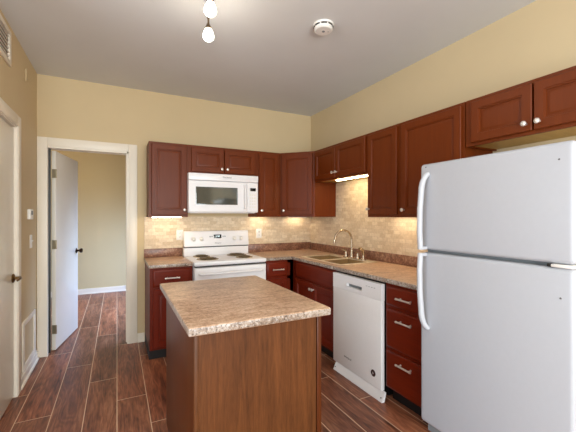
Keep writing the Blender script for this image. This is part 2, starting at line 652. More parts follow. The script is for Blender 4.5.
def lever(parent, loc, rz, mat, length=0.105):
    """Lever handle facing local -y; the lever points along local +x."""
    m = MB()
    m.lathe([(0.0, 0.0), (0.033, 0.0), (0.033, 0.006), (0.026, 0.012), (0.012, 0.016), (0.011, 0.05), (0.0, 0.05)], axis=(0, -1, 0))
    sg = 1 if length > 0 else -1
    m.tube([(0, -.045, 0), (sg * 0.02, -.052, 0.0), (sg * 0.06, -.054, 0.002), (length, -.05, -.004)], [0.009, 0.010, 0.009, 0.007])
    o = m.build('door_handle', mat, parent, loc)
    o.rotation_euler = (0, 0, rz)
    return o


# closed closet door, nearly flush with the left wall
d1 = thing('door_1', 'closed flat white door with bronze lever handle in the left wall', 'door', (XL - .004, CY0 + .015, 0))
struct(d1)
b = MB().box(-.038, 0, 0.012, 0, CY1 - CY0 - .032, CZ - .022, 0.002)
b.build('door_panel', M['door'], d1)
lever(d1, (0.0, 0.752, 0.905), PI / 2, M['brass'], -0.10)
# the lever of the left door turned so that it points along the wall

# open door to the far room, hinged on the left jamb
hx, hy = OX0 + .015, YB + .112
d2 = thing('door_2', 'open flat white door swung into the far room', 'door', (hx, hy, 0), 0)
ang = math.radians(79.5)
d2.rotation_euler = (0, 0, ang)
struct(d2)
b = MB().box(0.004, -.036, 0.012, 0.715, 0.0, 2.03, 0.002)
b.build('door_panel', M['door'], d2)
m = MB()
m.lathe([(0, 0), (0.03, 0), (0.03, 0.005), (0.012, 0.012), (0.011, 0.03), (0.024, 0.04), (0.028, 0.052), (0.022, 0.064), (0, 0.067)], axis=(0, -1, 0))
m.build('door_knob', M['dark_brass'], d2, (0.655, -.036, 0.955))
m = MB()
for z in (0.22, 1.08, 1.80):
    m = MB()
    m.box(0.002, -.034, z - .045, 0.0042, -.004, z + .045)
    m.lathe([(0, -.047), (0.007, -.045), (0.007, 0.045), (0, 0.047)], center=(0.0, -.040, z), n=10)
    m.build('hinge', M['hinge'], d2)

# ------------------------------------------------------------------ tile backsplash
TL = 0.266
b = MB()
b.box(TL, YB - .008, 0.80, XR, YB, 1.362)
struct(b.build('wall_tile_back', M['tile_x']), 'beige stone mosaic tile behind the range')
b = MB()
b.box(XR - .008, 1.44, 1.0, XR, YB - .008, 1.362)
b.box(XR - .008, 2.437, 1.362, XR, 3.40, 1.765)
struct(b.build('wall_tile_right', M['tile_y']), 'beige stone mosaic tile behind the sink')

# ------------------------------------------------------------------ cabinet kit
UB, UT = 1.359, 2.134       # wall cabinet bottom and top
knob_me = MB().lathe([(0, 0), (0.008, 0), (0.006, 0.006), (0.0055, 0.013), (0.012, 0.018), (0.0155, 0.024), (0.0145, 0.030), (0.008, 0.0335), (0, 0.034)], axis=(0, -1, 0), n=16).mesh('knob', M['chrome'])
pm = MB()
pm.tube([(-.068, -.028, 0), (-.060, -.028, 0), (-.05, -.028, 0), (.05, -.028, 0), (.060, -.028, 0), (.068, -.028, 0)], [.0075, .0085, .0066, .0066, .0085, .0075], 10)
for sx in (-1, 1):
    pm.tube([(sx * .045, 0, 0), (sx * .045, -.008, 0), (sx * .045, -.028, 0)], [.0075, .0048, .0048], 10)
pull_me = pm.mesh('pull', M['chrome'])

FRAME_RINGS = lambda t: [(0.0, -t + .004), (0.004, -t), (0.050, -t), (0.052, -t + .0045), (0.058, -t + .0045), (0.060, -t + .012), (0.066, -t + .012), (0.070, -t + .010), (0.080, -t + .010)]
SLAB_RINGS = lambda t: [(0.0, -t + .009), (0.004, -t + .005), (0.014, -t), (0.02, -t)]


def carcass(root, w, d, h, gaps=(), z0=0.0, core_top=None, mat=None, under=False):
    """Face-frame cabinet box: front frame at local y 0, going back to y d; gaps are extra stiles or rails as (x0,z0,x1,z1)."""
    mat = mat or M['cherry']
    m = MB()
    s = 0.016
    ct = h if core_top is None else core_top
    m.box(0, 0.019, z0, s, d, h)
    m.box(w - s, 0.019, z0, w, d, h)
    m.box(s, 0.024, z0 + .014, w - s, d - .002, ct - .002)
    f = 0.038
    m.box(0, 0, z0, f, 0.019, h)
    m.box(w - f, 0, z0, w, 0.019, h)
    m.box(f, 0, z0, w - f, 0.019, z0 + f)
    m.box(f, 0, h - f, w - f, 0.019, h)
    for x0, a, x1, c in gaps:
        m.box(x0, 0.0, a, x1, 0.019, c)
    o = m.build('cabinet_body', mat, root)
    if under:
        MB().box(s, 0.021, z0 + .010, w - s, d - .004, z0 + .0135).build('bottom_panel', M['maple'], root, label='pale maple underside panel')
    return o


def add_door(root, x0, z0, x1, z1, knob=None, mat=None, name='door'):
    m = MB().panel(0, 0, x1 - x0, z1 - z0, FRAME_RINGS(0.02), 0.0)
    o = m.build(name, mat or M['cherry'], root, (x0, -.0005, z0))
    if knob:
        inst('knob', knob_me, o, (knob[0] - x0, -.0195, knob[1] - z0))
    return o


def add_drawer(root, x0, z0, x1, z1, pull=True, mat=None, name='drawer'):
    m = MB().panel(0, 0, x1 - x0, z1 - z0, SLAB_RINGS(0.02), 0.0)
    o = m.build(name, mat or M['cherry_flat'], root, (x0, -.0005, z0))
    if pull:
        inst('pull', pull_me, o, ((x1 - x0) / 2, -.0195, (z1 - z0) * (.5 if z1 - z0 < .2 else .77)))
    return o


YU = 3.695                  # face of the back wall cabinets
XU = 2.075                  # face of the right wall cabinets
R90 = -PI / 2
DEP = YB - YU - 0.002
DEPR = XR - XU - 0.002

# wall cabinet left of the microwave
r = thing('wall_cabinet', 'tall dark cherry wall cabinet left of the microwave, beside the doorway', 'cabinet', (0.289, YU, UB), 0, 'dark cherry wall cabinets')
w = 0.386
carcass(r, w, DEP, UT - UB)
add_door(r, 0.024, 0.024, w - .018, UT - UB - .024, (w - .040, 0.075))
# wall cabinet over the microwave
r = thing('wall_cabinet', 'short two door cherry wall cabinet directly above the microwave', 'cabinet', (0.677, YU, 1.831), 0, 'dark cherry wall cabinets')
w = 1.468 - 0.677
h = UT - 1.831
carcass(r, w, DEP, h)
add_door(r, 0.032, 0.018, w / 2 - .006, h - .026, (w / 2 - .034, 0.058))
add_door(r, w / 2 + .002, 0.018, w - .030, h - .026, (w / 2 + .030, 0.058))
# narrow wall cabinet right of the microwave
r = thing('wall_cabinet', 'narrow cherry wall cabinet just right of the microwave', 'cabinet', (1.470, YU, UB), 0, 'dark cherry wall cabinets')
w = 1.772 - 1.470
carcass(r, w, DEP, UT - UB)
add_door(r, 0.020, 0.024, w - .030, UT - UB - .024, (0.045, 0.075))
# diagonal corner wall cabinet
CX, CYY = 1.774, 3.388     # left front corner x on the back run, right front corner y on the right run
p0 = Vector((CX, YU, 0))
p1 = Vector((XU, CYY, 0))
dv = p1 - p0
r = thing('corner_wall_cabinet', 'diagonal cherry corner wall cabinet where the two walls meet', 'cabinet', (CX, YU, UB), 0, 'dark cherry wall cabinets')
m = MB()
m.prism([(0, 0), (XU - CX, CYY - YU), (XR - CX - .010, CYY - YU), (XR - CX - .010, YB - YU - .010), (0, YB - YU - .010)], 0.0, UT - UB)
m.build('cabinet_body', M['cherry'], r)
w = dv.length
fr = MB()
o = add_door(r, 0, 0, w - .05, UT - UB - .05, None)
o.rotation_euler = (0, 0, math.atan2(dv.y, dv.x))
dn = dv.normalized()
nn = Vector((dn.y, -dn.x, 0))
o.location = (dn.x * .026 + nn.x * .0005, dn.y * .026 + nn.y * .0005, 0.024)
inst('knob', knob_me, o, (0.027, -.0195, 0.052))
# cabinet over the sink
r = thing('wall_cabinet', 'short two door cherry wall cabinet above the sink', 'cabinet', (XU, 3.386, 1.764), R90, 'dark cherry wall cabinets')
w = 3.386 - 2.447
h = UT - 1.764
carcass(r, w, DEPR - .008, h, under=True)
add_door(r, 0.022, 0.018, 0.434, h - .024, (0.408, 0.070))
add_door(r, 0.442, 0.018, w - .022, h - .024, (0.470, 0.070))
# narrow wall cabinet between the sink and the fridge
r = thing('wall_cabinet', 'single door cherry wall cabinet right of the sink window space', 'cabinet', (XU, 2.445, UB), R90, 'dark cherry wall cabinets')
r['label'] = 'narrow cherry wall cabinet between the over-sink cabinet and the widest single-door one'
w = 2.445 - 2.052
carcass(r, w, DEPR - .008, UT - UB)
add_door(r, 0.016, 0.024, w - .020, UT - UB - .024, (0.034, 0.075))
# wide wall cabinet beside the fridge
r = thing('wall_cabinet', 'widest single-door cherry wall cabinet, partly behind the refrigerator top', 'cabinet', (XU, 2.050, UB), R90, 'dark cherry wall cabinets')
w = 2.050 - 1.470
carcass(r, w, DEPR - .008, UT - UB)
add_door(r, 0.030, 0.024, w - .018, UT - UB - .024, (0.062, 0.060))
# cabinet over the fridge
r = thing('wall_cabinet', 'short two door cherry wall cabinet above the white refrigerator', 'cabinet', (XU, 1.462, 1.828), R90, 'dark cherry wall cabinets')
w = 1.462 - 0.638
h = UT - 1.828
carcass(r, w, DEPR, h, under=True)
add_door(r, 0.044, 0.020, w / 2 - .005, h - .024, (w / 2 - .034, 0.060))
add_door(r, w / 2 + .005, 0.020, w - .028, h - .024, (w / 2 + .034, 0.060))

# ------------------------------------------------------------------ base cabinets
BT = 0.880                  # underside of the worktop
YBF = 3.392                 # face of the back base cabinets
XBF = 1.788                 # face of the right base cabinets


def base_carcass(root, w, d, rails, core_top=None):
    o = carcass(root, w, d, BT, rails, 0.105, core_top, M['cherry_base'])
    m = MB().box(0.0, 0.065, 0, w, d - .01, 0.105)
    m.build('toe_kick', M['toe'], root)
    return o


r = thing('base_cabinet', 'bright reddish base cabinet with one drawer, left of the range', 'cabinet', (0.272, YBF, 0), 0, 'cherry base cabinets')
w = 0.664 - 0.272
base_carcass(r, w, YB - YBF - .009, [(.038, .665, w - .038, .70)])
add_drawer(r, 0.026, 0.700, w - .020, 0.862)
add_door(r, 0.026, 0.130, w - .020, 0.675, (w - .05, 0.64), mat=M['cherry_base'])
r = thing('base_cabinet', 'narrow base cabinet with one drawer between range and corner', 'cabinet', (1.441, YBF, 0), 0, 'cherry base cabinets')
w = XBF - 1.441
base_carcass(r, w, YB - YBF - .009, [(.038, .665, w - .038, .70), (w - .075, .105, w, BT)])
add_drawer(r, 0.018, 0.700, w - .078, 0.858)
add_door(r, 0.018, 0.130, w - .078, 0.675, mat=M['cherry_base'])
r = thing('base_cabinet', 'sink base cabinet with two doors under a plain false drawer front', 'cabinet', (XBF, YBF - .002, 0), R90, 'cherry base cabinets')
w = YBF - .002 - 2.545
base_carcass(r, w, XR - XBF - .009, [(.038, .665, w - .038, .70)], 0.70)
add_drawer(r, 0.085, 0.700, w - .012, 0.862, False, M['cherry_flat'], 'drawer_front')
xm = 0.085 + (w - .097) / 2
add_door(r, 0.085, 0.130, xm - .003, 0.680, (xm - .024, 0.625), mat=M['cherry_base'])
add_door(r, xm + .003, 0.130, w - .012, 0.680, (xm + .024, 0.625), mat=M['cherry_base'])
r = thing('base_cabinet', 'three drawer cherry base cabinet between dishwasher and refrigerator', 'cabinet', (XBF, 1.903, 0), R90, 'cherry base cabinets')
w = 1.903 - 1.49
base_carcass(r, w, XR - XBF - .009, [(.038, .69, w - .038, .72), (.038, .385, w - .038, .42)])
add_drawer(r, 0.012, 0.718, w - .010, 0.858)
add_drawer(r, 0.012, 0.412, w - .010, 0.692)
add_drawer(r, 0.012, 0.115, w - .010, 0.386)

# ------------------------------------------------------------------ worktops
ct = thing('countertop', 'short tan granite-look countertop left of the range', 'countertop', (0.262, 3.362, BT), 0)
m = MB()
m.box(0, 0, 0, 0.404, YB - 3.362 - .009, 0.034, 0.007, 3)
m.build('worktop', [M['counter']], ct)
m = MB().box(0, YB - 3.362 - .029, 0.034, 0.404, YB - 3.362 - .009, 0.129, 0.004)
m.build('backsplash_lip', M['lip'], ct)

# L-shaped worktop with a cut-out for the sink
SX0, SX1, SY0, SY1 = 1.842, 2.268, 2.556, 3.262
ct = thing('countertop', 'long L-shaped tan granite-look countertop holding the sink', 'countertop', (0, 0, 0), 0)
xs = [1.438, 1.757, SX0, SX1, XR - .009]
ys = [1.492, SY0, SY1, 3.362, YB - .009]
m = MB().cells(xs, ys, lambda x, y: (y > 3.362 or x > 1.757) and not (SX0 < x < SX1 and SY0 < y < SY1), BT, 0.914)
o = m.build('worktop', M['counter'], ct)
bv = o.modifiers.new('edge', 'BEVEL')
bv.width = 0.006
bv.segments = 3
bv.limit_method = 'ANGLE'
m = MB()
m.box(1.438, YB - .029, 0.914, XR - .009, YB - .009, 1.016, 0.004)
m.box(XR - .029, 1.492, 0.914, XR - .009, YB - .03, 1.009, 0.004)
m.build('backsplash_lip', M['lip'], ct)


def paint_edges(o, mat, axis_test):
    o.data.materials.append(mat)
    k = len(o.data.materials) - 1
    for p in o.data.polygons:
        if axis_test(p):
            p.material_index = k


for o in [x for x in COL.objects if x.name.startswith('worktop')]:
    paint_edges(o, M['counter_edge'], lambda p: abs(p.normal.z) < 0.5)

# island
IX0, IX1, IY0, IY1 = 0.258, 0.953, 1.398, 2.425
isl = thing('island_cabinet', 'freestanding brown island cabinet in the middle of the kitchen', 'cabinet', (0.29, 1.445, 0), 0)
iw, idp = 0.925 - 0.29, 2.34 - 1.445
m = MB()
m.box(0.016, 0.02, 0.0, iw - .016, idp - .005, 0.876)
m.build('cabinet_body', M['cherry'], isl)
m = MB().box(0, 0.012, 0.0, 0.016, idp, 0.876, 0.001)
m.build('side_panel', M['island_side'], isl, label='dark brown left side panel')
m = MB().box(iw - .016, 0.012, 0.0, iw, idp, 0.876, 0.001)
m.build('side_panel', M['island_side'], isl)
m = MB()
m.box(0.018, 0.004, 0.0, iw - .03, 0.02, 0.876)
m.build('end_panel', M['oak'], isl, label='lighter wood-grain end panel facing the room')
m = MB().box(0.0, 0.0, 0.0, 0.020, 0.014, 0.876, 0.003)
m.build('corner_strip', M['oak'], isl)
m = MB().box(iw - .026, 0.0, 0.0, iw, 0.014, 0.876, 0.003)
m.build('corner_strip', M['island_side'], isl)
ict = thing('countertop', 'tan granite-look island countertop with a pale speckled front edge', 'countertop', (IX0, IY0, 0.876), 0)
m = MB().box(0, 0, 0, IX1 - IX0, IY1 - IY0, 0.038, 0.008, 3)
o = m.build('worktop', M['counter'], ict)
paint_edges(o, M['counter_edge'], lambda p: abs(p.normal.z) < 0.5)

# ------------------------------------------------------------------ range
RX0, RX1 = 0.669, 1.434
rg = thing('range', 'white electric coil range between the two cherry base cabinets', 'range', (RX0, 3.33, 0), 0)
w = RX1 - RX0
dp = YB - .009 - 3.33 - .02
m = MB()
m.box(0.004, 0.035, 0.02, w - .004, dp, 0.875, 0.004)
for sx in (0.03, w - .07):
    m.box(sx, .06, 0, sx + .04, .10, .02)
    m.box(sx, dp - .1, 0, sx + .04, dp - .06, .02)
m.build('range_body', M['white'], rg)
m = MB().box(0, 0.0, 0.880, w, dp - .05, 0.918, 0.010, 3)
m.box(0.01, 0.012, .872, w - .01, dp - .06, .884)
m.build('cooktop', M['white'], rg)
m = MB().box(0.006, 0.006, 0.862, w - .006, 0.05, 0.8755)
m.build('vent_gap', M['dark_seam'], rg)
# oven door with handle and window
m = MB().panel(0.004, 0.20, w - .004, 0.858, [(0, 0.010), (.006, 0.002), (.02, 0.0), (.03, 0.0)], 0.034)
od = m.build('oven_door', M['white'], rg)
m = MB().box(0.13, -.002, 0.34, w - .13, 0.002, 0.62, 0.001)
m.build('oven_window', M['mwglass'], od)
m = MB()
m.tube([(0.05, 0.004, .80), (0.06, -.035, .80), (0.09, -.045, .80), (w / 2, -.047, .80), (w - .09, -.045, .80), (w - .06, -.035, .80), (w - .05, 0.004, .80)], 0.013, 12)
m.build('oven_handle', M['white'], od)
m = MB().panel(0.004, 0.045, w - .004, 0.19, [(0, 0.010), (.006, 0.002), (.02, 0.0), (.03, 0.0)], 0.034)
m.build('storage_drawer', M['white'], rg)
# backguard
m = MB()
m.box(0.0, dp - .075, 0.905, w, dp, 1.008, 0.004)
m.build('back_riser', M['white'], rg)
m = MB().box(0.006, dp - .072, 1.008, w - .006, dp - .004, 1.020)
m.build('shadow_gap', M['black'], rg)
m = MB()
yb0, yb1 = dp - .098, dp - .068
bm_ = m.bm
vs = [bm_.verts.new(p) for p in [(0, yb0, 1.020), (w, yb0, 1.020), (w, dp, 1.020), (0, dp, 1.020), (0, yb1, 1.196), (w, yb1, 1.196), (w, dp, 1.196), (0, dp, 1.196)]]
fs = [bm_.faces.new([vs[i] for i in q]) for q in ((0, 1, 5, 4), (1, 2, 6, 5), (2, 3, 7, 6), (3, 0, 4, 7), (4, 5, 6, 7), (3, 2, 1, 0))]
bmesh.ops.bevel(bm_, geom=bm_.edges[:], offset=.008, segments=3, profile=.5, affect='EDGES')
bg = m.build('control_panel', M['white'], rg)
tilt = math.atan2(yb1 - yb0, 0.176)


def on_guard(x, z):
    return (x, yb0 + (yb1 - yb0) * (z - 1.020) / 0.176, z)


rk = MB()
rk.lathe([(0, 0), (0.027, 0), (0.026, 0.006), (0.020, 0.010), (0.018, 0.026), (0.015, 0.029), (0, 0.029)], axis=(0, -1, 0), n=20)
rk.box(-.004, -.034, -.019, .004, -.026, .019, 0.002)
rk_me = rk.mesh('burner_knob', M['white_plastic'])
for x in (0.105, 0.195, w - .185, w - .100):
    inst('burner_knob', rk_me, bg, on_guard(x, 1.105), (-tilt, 0, 0.2))
m = MB().box(-.045, -.003, -.022, .045, .002, .022, .002)
ds = m.build('clock_display', M['display'], bg, on_guard(w * .50, 1.132))
ds.rotation_euler = (-tilt, 0, 0)
lettering('clock_digits', '12:00', 0.024, ds, (0, -.0035, 0), (PI / 2, 0, 0), M['digit'])
for sx in (-1, 1):
    for k in range(2):
        m = MB().box(sx * (.066 + .022 * k) - .007, -.003, -.008, sx * (.066 + .022 * k) + .007, .002, .004, .001)
        o = m.build('clock_button', M['grey_seam'], bg, on_guard(w * .5, 1.132))
        o.rotation_euler = (-tilt, 0, 0)
lettering('logo', 'Whirlpool', 0.018, bg, on_guard(w * .5, 1.055), (PI / 2 - tilt, 0, 0), M['grey_text']).location.y -= .001
# coil burners


def coil(r_out):
    m = MB()
    pts, turns = [], 4 if r_out < .085 else 5
    n = turns * 20
    for i in range(n + 1):
        t = i / n
        rr = .018 + (r_out - .012 - .018) * t
        a = 2 * PI * turns * t
        pts.append((rr * math.cos(a), rr * math.sin(a), 0.010))
    m.tube(pts, 0.0052, 6)
    for k in range(3):
        a = k * 2 * PI / 3
        m.tube([(0, 0, .004), (r_out * .95 * math.cos(a), r_out * .95 * math.sin(a), .004)], .003, 6)
    return m


for x, y, rr in ((0.180, 0.205, .098), (0.172, 0.460, .078), (0.570, 0.430, .098), (0.580, 0.195, .078)):
    e = MB().lathe([(rr * .2, .0025), (rr * .9, 0.0015), (rr + .006, .004), (rr + .013, .0045), (rr + .016, 0.0), (rr * .2, 0.0)], n=36)
    pan = e.build('drip_pan', M['pan'], rg, (x, y, 0.918))
    coil(rr).build('burner_coil', M['coil'], pan, (0, 0, 0.001))

# ------------------------------------------------------------------ microwave
mw = thing('microwave', 'white over-the-range microwave under the short two door cabinet', 'microwave', (0.668, 3.615, 1.408), 0)
w, h, dp = 0.784, 0.420, YB - .009 - 3.615
m = MB().box(0, 0.03, 0, w, dp, h, 0.004)
m.box(0.02, .06, -.006, w - .02, dp - .03, .004)
m.build('microwave_body', M['white'], mw)
m = MB().box(0.0, .0, h - .075, w, 0.03, h, 0.005)
for k in range(7):
    pass
m.box(0.03, -.0015, h - .072, w - .17, 0.004, h - .069)
tg = m.build('top_grille', M['white'], mw)
lettering('logo', 'Whirlpool', 0.024, tg, (w * .53, -.001, h - .034), (PI / 2, 0, 0), M['grey_text'])
m = MB()
dx1 = w - .135
m.panel(0.0, 0.004, dx1, h - .078, [(0, .012), (.003, .004), (.012, 0.0), (.016, 0.0)], .03)
md = m.build('door', M['white'], mw)
m = MB().panel(.075, .085, .535, .275, [(0, -.003), (.006, -.004), (.010, -.001), (.012, -.001)], .002)
m.build('door_window', M['mwglass'], md)
m = MB()
m.tube([(dx1 - .035, 0.004, .045), (dx1 - .035, -.028, .055), (dx1 - .035, -.036, .09), (dx1 - .035, -.038, .17), (dx1 - .035, -.036, .26), (dx1 - .035, -.028, .295), (dx1 - .035, .004, .305)], 0.0095, 10, 1.1)
m.build('door_handle', M['white'], md)
m = MB().panel(dx1 + .002, 0.004, w, h - .078, [(0, .012), (.003, .004), (.010, 0.0), (.014, 0.0)], .03)
mc = m.build('control_panel', M['white'], mw)
m = MB().box(dx1 + .035, -.003, .245, w - .030, .002, .280, .001)
dsp = m.build('clock_display', M['display'], mc)
m = MB()
for iz in range(5):
    for ix in range(3):
        m.box(dx1 + .030 + ix * .028, -.0015, .055 + iz * .034, dx1 + .050 + ix * .028, .001, .074 + iz * .034, .0006)
kp = m.build('keypad', M['white_plastic'], mc)

# ------------------------------------------------------------------ dishwasher
dw = thing('dishwasher', 'white built-in dishwasher between the sink base and the drawers', 'dishwasher', (1.745, 2.532, 0), R90)
w = 2.532 - 1.912
m = MB().box(0.006, 0.045, 0.10, w - .006, XR - 1.745 - .04, 0.870)
m.box(0.03, .10, 0.0, w - .03, XR - 1.745 - .10, 0.10)
m.build('tub', M['black'], dw)
m = MB()
m.box(0, 0.0, 0.070, w, 0.036, 0.735, 0.005)
dd = m.build('door', M['white'], dw)
m = MB()
m.cells([0, .20, .40, w], [0.735, .772, .800, .862], lambda x, z: not (.20 < x < .40 and .772 < z < .800), 0, .036)
for v in m.bm.verts:
    x, z, y = v.co
    v.co = Vector((x, .036 - y, z))
m.bm.faces.ensure_lookup_table()
MB().panel(.20, .772, .40, .800, [(0, .026), (.002, .030), (.004, .032)], .035).build('handle_recess', M['grey_seam'], dd)  # grey back puts the shade of the pocket into its colour
cp = m.build('control_panel', M['white'], dd)
for k in range(4):
    m = MB().box(.45 + k * .030, -.0008, .820, .468 + k * .030, .001, .823)
    m.build('button_mark', M['grey_seam'], cp)
lettering('logo', 'Whirlpool', 0.024, dd, (.215, -.0008, .165), (PI / 2, 0, 0), M['grey_text'])
m = MB().lathe([(0, 0), (.026, 0), (.025, .0015), (0, .0015)], axis=(0, -1, 0), n=24)
st = m.build('sticker', M['sticker'], dd, (w - .085, -.0002, .170))
m = MB()
m.box(-.004, -.0008, -.010, .0, 0, .010)
m.box(-.008, -.0008, -.002, .006, 0, .002)
m.build('sticker_print', M['white_plastic'], st, (0, -.0014, 0))
m = MB()
bm_ = m.bm
x0, x1 = 0.03, w + .028
prof = [(0.012, 0.068), (-.018, 0.004), (-.018, 0.0), (.008, 0.0), (.026, 0.068)]
A = [bm_.verts.new((x0, y, z)) for y, z in prof]
B = [bm_.verts.new((x1, y, z)) for y, z in prof]
bm_.faces.new(A)
bm_.faces.new(list(reversed(B)))
for i in range(5):
    j = (i + 1) % 5
    bm_.faces.new((A[j], A[i], B[i], B[j]))
kp = m.build('kick_plate', M['white'], dw)
for x in (x1 - .018, x0 + .018):
    m = MB().lathe([(0, 0), (.005, 0), (.004, .003), (0, .003)], center=(x, -.009, .028), axis=(0, -.9, .42), n=10)
    m.build('screw', M['black'], kp)

# ------------------------------------------------------------------ refrigerator
FXF, FY0, FY1, FT = 1.680, 0.700, 1.494, 1.688
fr = thing('refrigerator', 'large white top-freezer refrigerator at the right edge', 'refrigerator', (FXF, FY1, 0), R90)
w = FY1 - FY0
dp = XR - .012 - FXF
m = MB().box(0.006, .085, 0.03, w - .006, dp, FT - .012, .006)
for x in (.05, w - .09):
    m.box(x, .12, 0, x + .04, .16, .03)
    m.box(x, dp - .1, 0, x + .04, dp - .06, .03)
m.build('refrigerator_body', M['white'], fr)
m = MB().box(.012, .055, .10, w - .012, .086, FT - .02)
m.build('gasket', M['grey_seam'], fr)
m = MB().box(.01, .06, .03, w - .01, .09, .10)
m.build('base_grille', M['grey_seam'], fr)
m = MB().box(0, 0, 1.165, w, .066, FT, .020, 5)
fd = m.build('freezer_door', M['white_tex'], fr)
m = MB().box(0, 0, .105, w, .066, 1.148, .020, 5)
rd = m.build('door', M['white_tex'], fr)


def bow(zt, zb, attach_top):
    """Handle bar on the left edge: one end curves in to the door, the other meets the gap."""
    pts = []
    x = 0.066
    far, near = -.040, .002
    za, zg = (zt, zb) if attach_top else (zb, zt)
    s = 1 if za > zg else -1
    for t in (0, .18, .4, .62, .82, 1.0):
        a = t * PI / 2
        pts.append((x - .022 * math.sin(a), near + (far - near) * math.sin(a), za - s * .105 * (1 - math.cos(a)) - s * .012 * t))
    pts.append((x - .026, far - .006, za - s * .22))
    pts.append((x - .028, far - .006, zg + s * .10))
    pts.append((x - .028, far, zg + s * .02))
    pts.append((x - .028, far + .002, zg))
    return MB().tube(pts, [.011, .015, .0165, .017, .017, .0165, .016, .016, .016, .016], 14, 1.0, (1, 0, 0))


def bow_foot(zg, s):
    return None


hm = bow(1.625, 1.168, True)
hm.box(.020, -.048, 1.166, .056, .004, 1.186, .006)
hm.build('door_handle', M['fridge_handle'], fd)
hm = bow(1.146, .690, False)
hm.box(.020, -.048, 1.126, .056, .004, 1.146, .006)
hm.build('door_handle', M['fridge_handle'], rd)
m = MB()
m.box(w - .085, -.004, 1.1495, w - .006, .05, 1.1635, .003)
m.build('hinge', M['white_plastic'], fr)
m = MB()
m.box(w - .10, -.002, 1.150, w - .085, .045, 1.163, .001)
m.build('hinge_pin', M['black'], fr)
for par, x, z in ((fd, w - .055, 1.612), (fd, .045, 1.667), (rd, w - .050, 1.02)):
    m = MB().lathe([(0, 0), (.0042, 0), (.003, .0018), (0, .002)], center=(x, 0, z), axis=(0, -1, 0), n=12)
    m.build('screw_plug', M['grey_text'], par)

# ------------------------------------------------------------------ sink and faucet
sk = thing('kitchen_sink', 'stainless double bowl sink set into the long countertop', 'sink', (0, 0, 0.914), 0)
ox0, ox1, oy0, oy1 = 1.828, 2.282, 2.542, 3.276
b1 = (1.858, 2.572, 2.185, 2.885)
b2 = (1.858, 2.933, 2.185, 3.246)
xs = [ox0, b1[0], b1[2], ox1]
ys = [oy0, b1[1], b1[3], b2[1], b2[3], oy1]
inb = lambda x, y, q: q[0] < x < q[2] and q[1] < y < q[3]
m = MB().cells(xs, ys, lambda x, y: not (inb(x, y, b1) or inb(x, y, b2)), 0.0005, 0.007)
o = m.build('sink_rim', M['rim_steel'], sk)
bv = o.modifiers.new('edge', 'BEVEL')
bv.width = 0.003
bv.segments = 2
bv.limit_method = 'ANGLE'
for q in (b1, b2):
    m = MB()
    loops = []
    for ins, z in ((0, .003), (.003, -.012), (.010, -.15), (.024, -.172), (.05, -.176)):
        loops.append([m.bm.verts.new(p) for p in ((q[0] + ins, q[1] + ins, z), (q[2] - ins, q[1] + ins, z), (q[2] - ins, q[3] - ins, z), (q[0] + ins, q[3] - ins, z))])
    for a, c in zip(loops, loops[1:]):
        for i in range(4):
            j = (i + 1) % 4
            m.bm.faces.new((a[i], a[j], c[j], c[i]))
    m.bm.faces.new(loops[-1])
    bo = m.build('sink_bowl', M['steel'], sk)
    m = MB().lathe([(0, .002), (.02, .002), (.034, .004), (.042, .003), (.043, 0), (0, 0)], n=24)
    m.build('drain', M['chrome'], bo, ((q[0] + q[2]) / 2, (q[1] + q[3]) / 2, -.176))

fc = thing('faucet', 'high-arc brushed nickel faucet behind the sink bowls', 'faucet', (2.235, 2.895, 0.9195), 0)
m = MB().box(-.028, -.125, 0, .028, .125, .012, .006, 3)
m.build('deck_plate', M['nickel'], fc)
m = MB()
m.lathe([(0, .010), (.026, .010), (.024, .03), (.017, .045), (.015, .08), (.0125, .09)], n=18)
pts = [(0, 0, .085), (0, 0, .20)]
for i in range(1, 13):
    a = PI * i / 12 * 0.97
    pts.append((-.10 + .10 * math.cos(a), .02 * (1 - math.cos(a)) / 2 * 1.2, .20 + .10 * math.sin(a)))
pts.append((pts[-1][0] - .006, pts[-1][1], pts[-1][2] - .03))
m.tube(pts, .0115, 12)
m.lathe([(0.0135, -.012), (.0145, 0), (.0135, .022), (.011, .024)], center=(pts[-1][0], pts[-1][1], pts[-1][2]), n=14)
m.build('spout', M['nickel'], fc)
for sy, lv in ((1, .055), (-1, -.055)):
    m = MB().lathe([(0, .010), (.022, .010), (.021, .025), (.015, .04), (.014, .062), (.0, .066)], center=(0, sy * .10, 0), n=16)
    hb = m.build('handle_base', M['nickel'], fc)
    m = MB().tube([(0, sy * .10, .060), (-.012, sy * .10 - sy * .004, .075), (-.050, sy * .108, .088)], [.008, .007, .006], 10)
    m.build('lever', M['nickel'], hb)
sp = thing('side_sprayer', 'small nickel side sprayer standing right of the faucet', 'sprayer', (2.235, 2.705, 0.9195), 0)
m = MB().lathe([(0, 0), (.024, 0), (.023, .010), (.016, .022), (.014, .05), (0, .052)], n=16)
m.build('sprayer_base', M['nickel'], sp)
m = MB()
m.tube([(0, 0, .045), (0, 0, .07), (-.006, 0, .10), (-.030, .004, .120), (-.048, .006, .116)], [.012, .015, .018, .017, .015], 12)
m.build('sprayer_head', M['nickel'], sp)

# ------------------------------------------------------------------ under-cabinet lights


def strip(label, loc, rz, length, depth=.055, hgt=.013, n='under_cabinet_light', mat='strip_glow', lip=False):
    t = thing(n, label, 'light', loc, rz, 'lights under the wall cabinets')
    m = MB().box(0, 0, -.004, length, depth, 0, .002)
    m.box(0, 0, -hgt, .012, depth, 0, .003)
    m.box(length - .012, 0, -hgt, length, depth, 0, .003)
    if lip:
        m.box(0, -.004, -hgt - .002, length, .001, 0, .001)
    m.build('light_housing', M['white_plastic'], t)
    m = MB().box(.012, .004, -hgt, length - .012, depth - .004, -.004, .002)
    m.build('diffuser', M[mat], t)
    return t


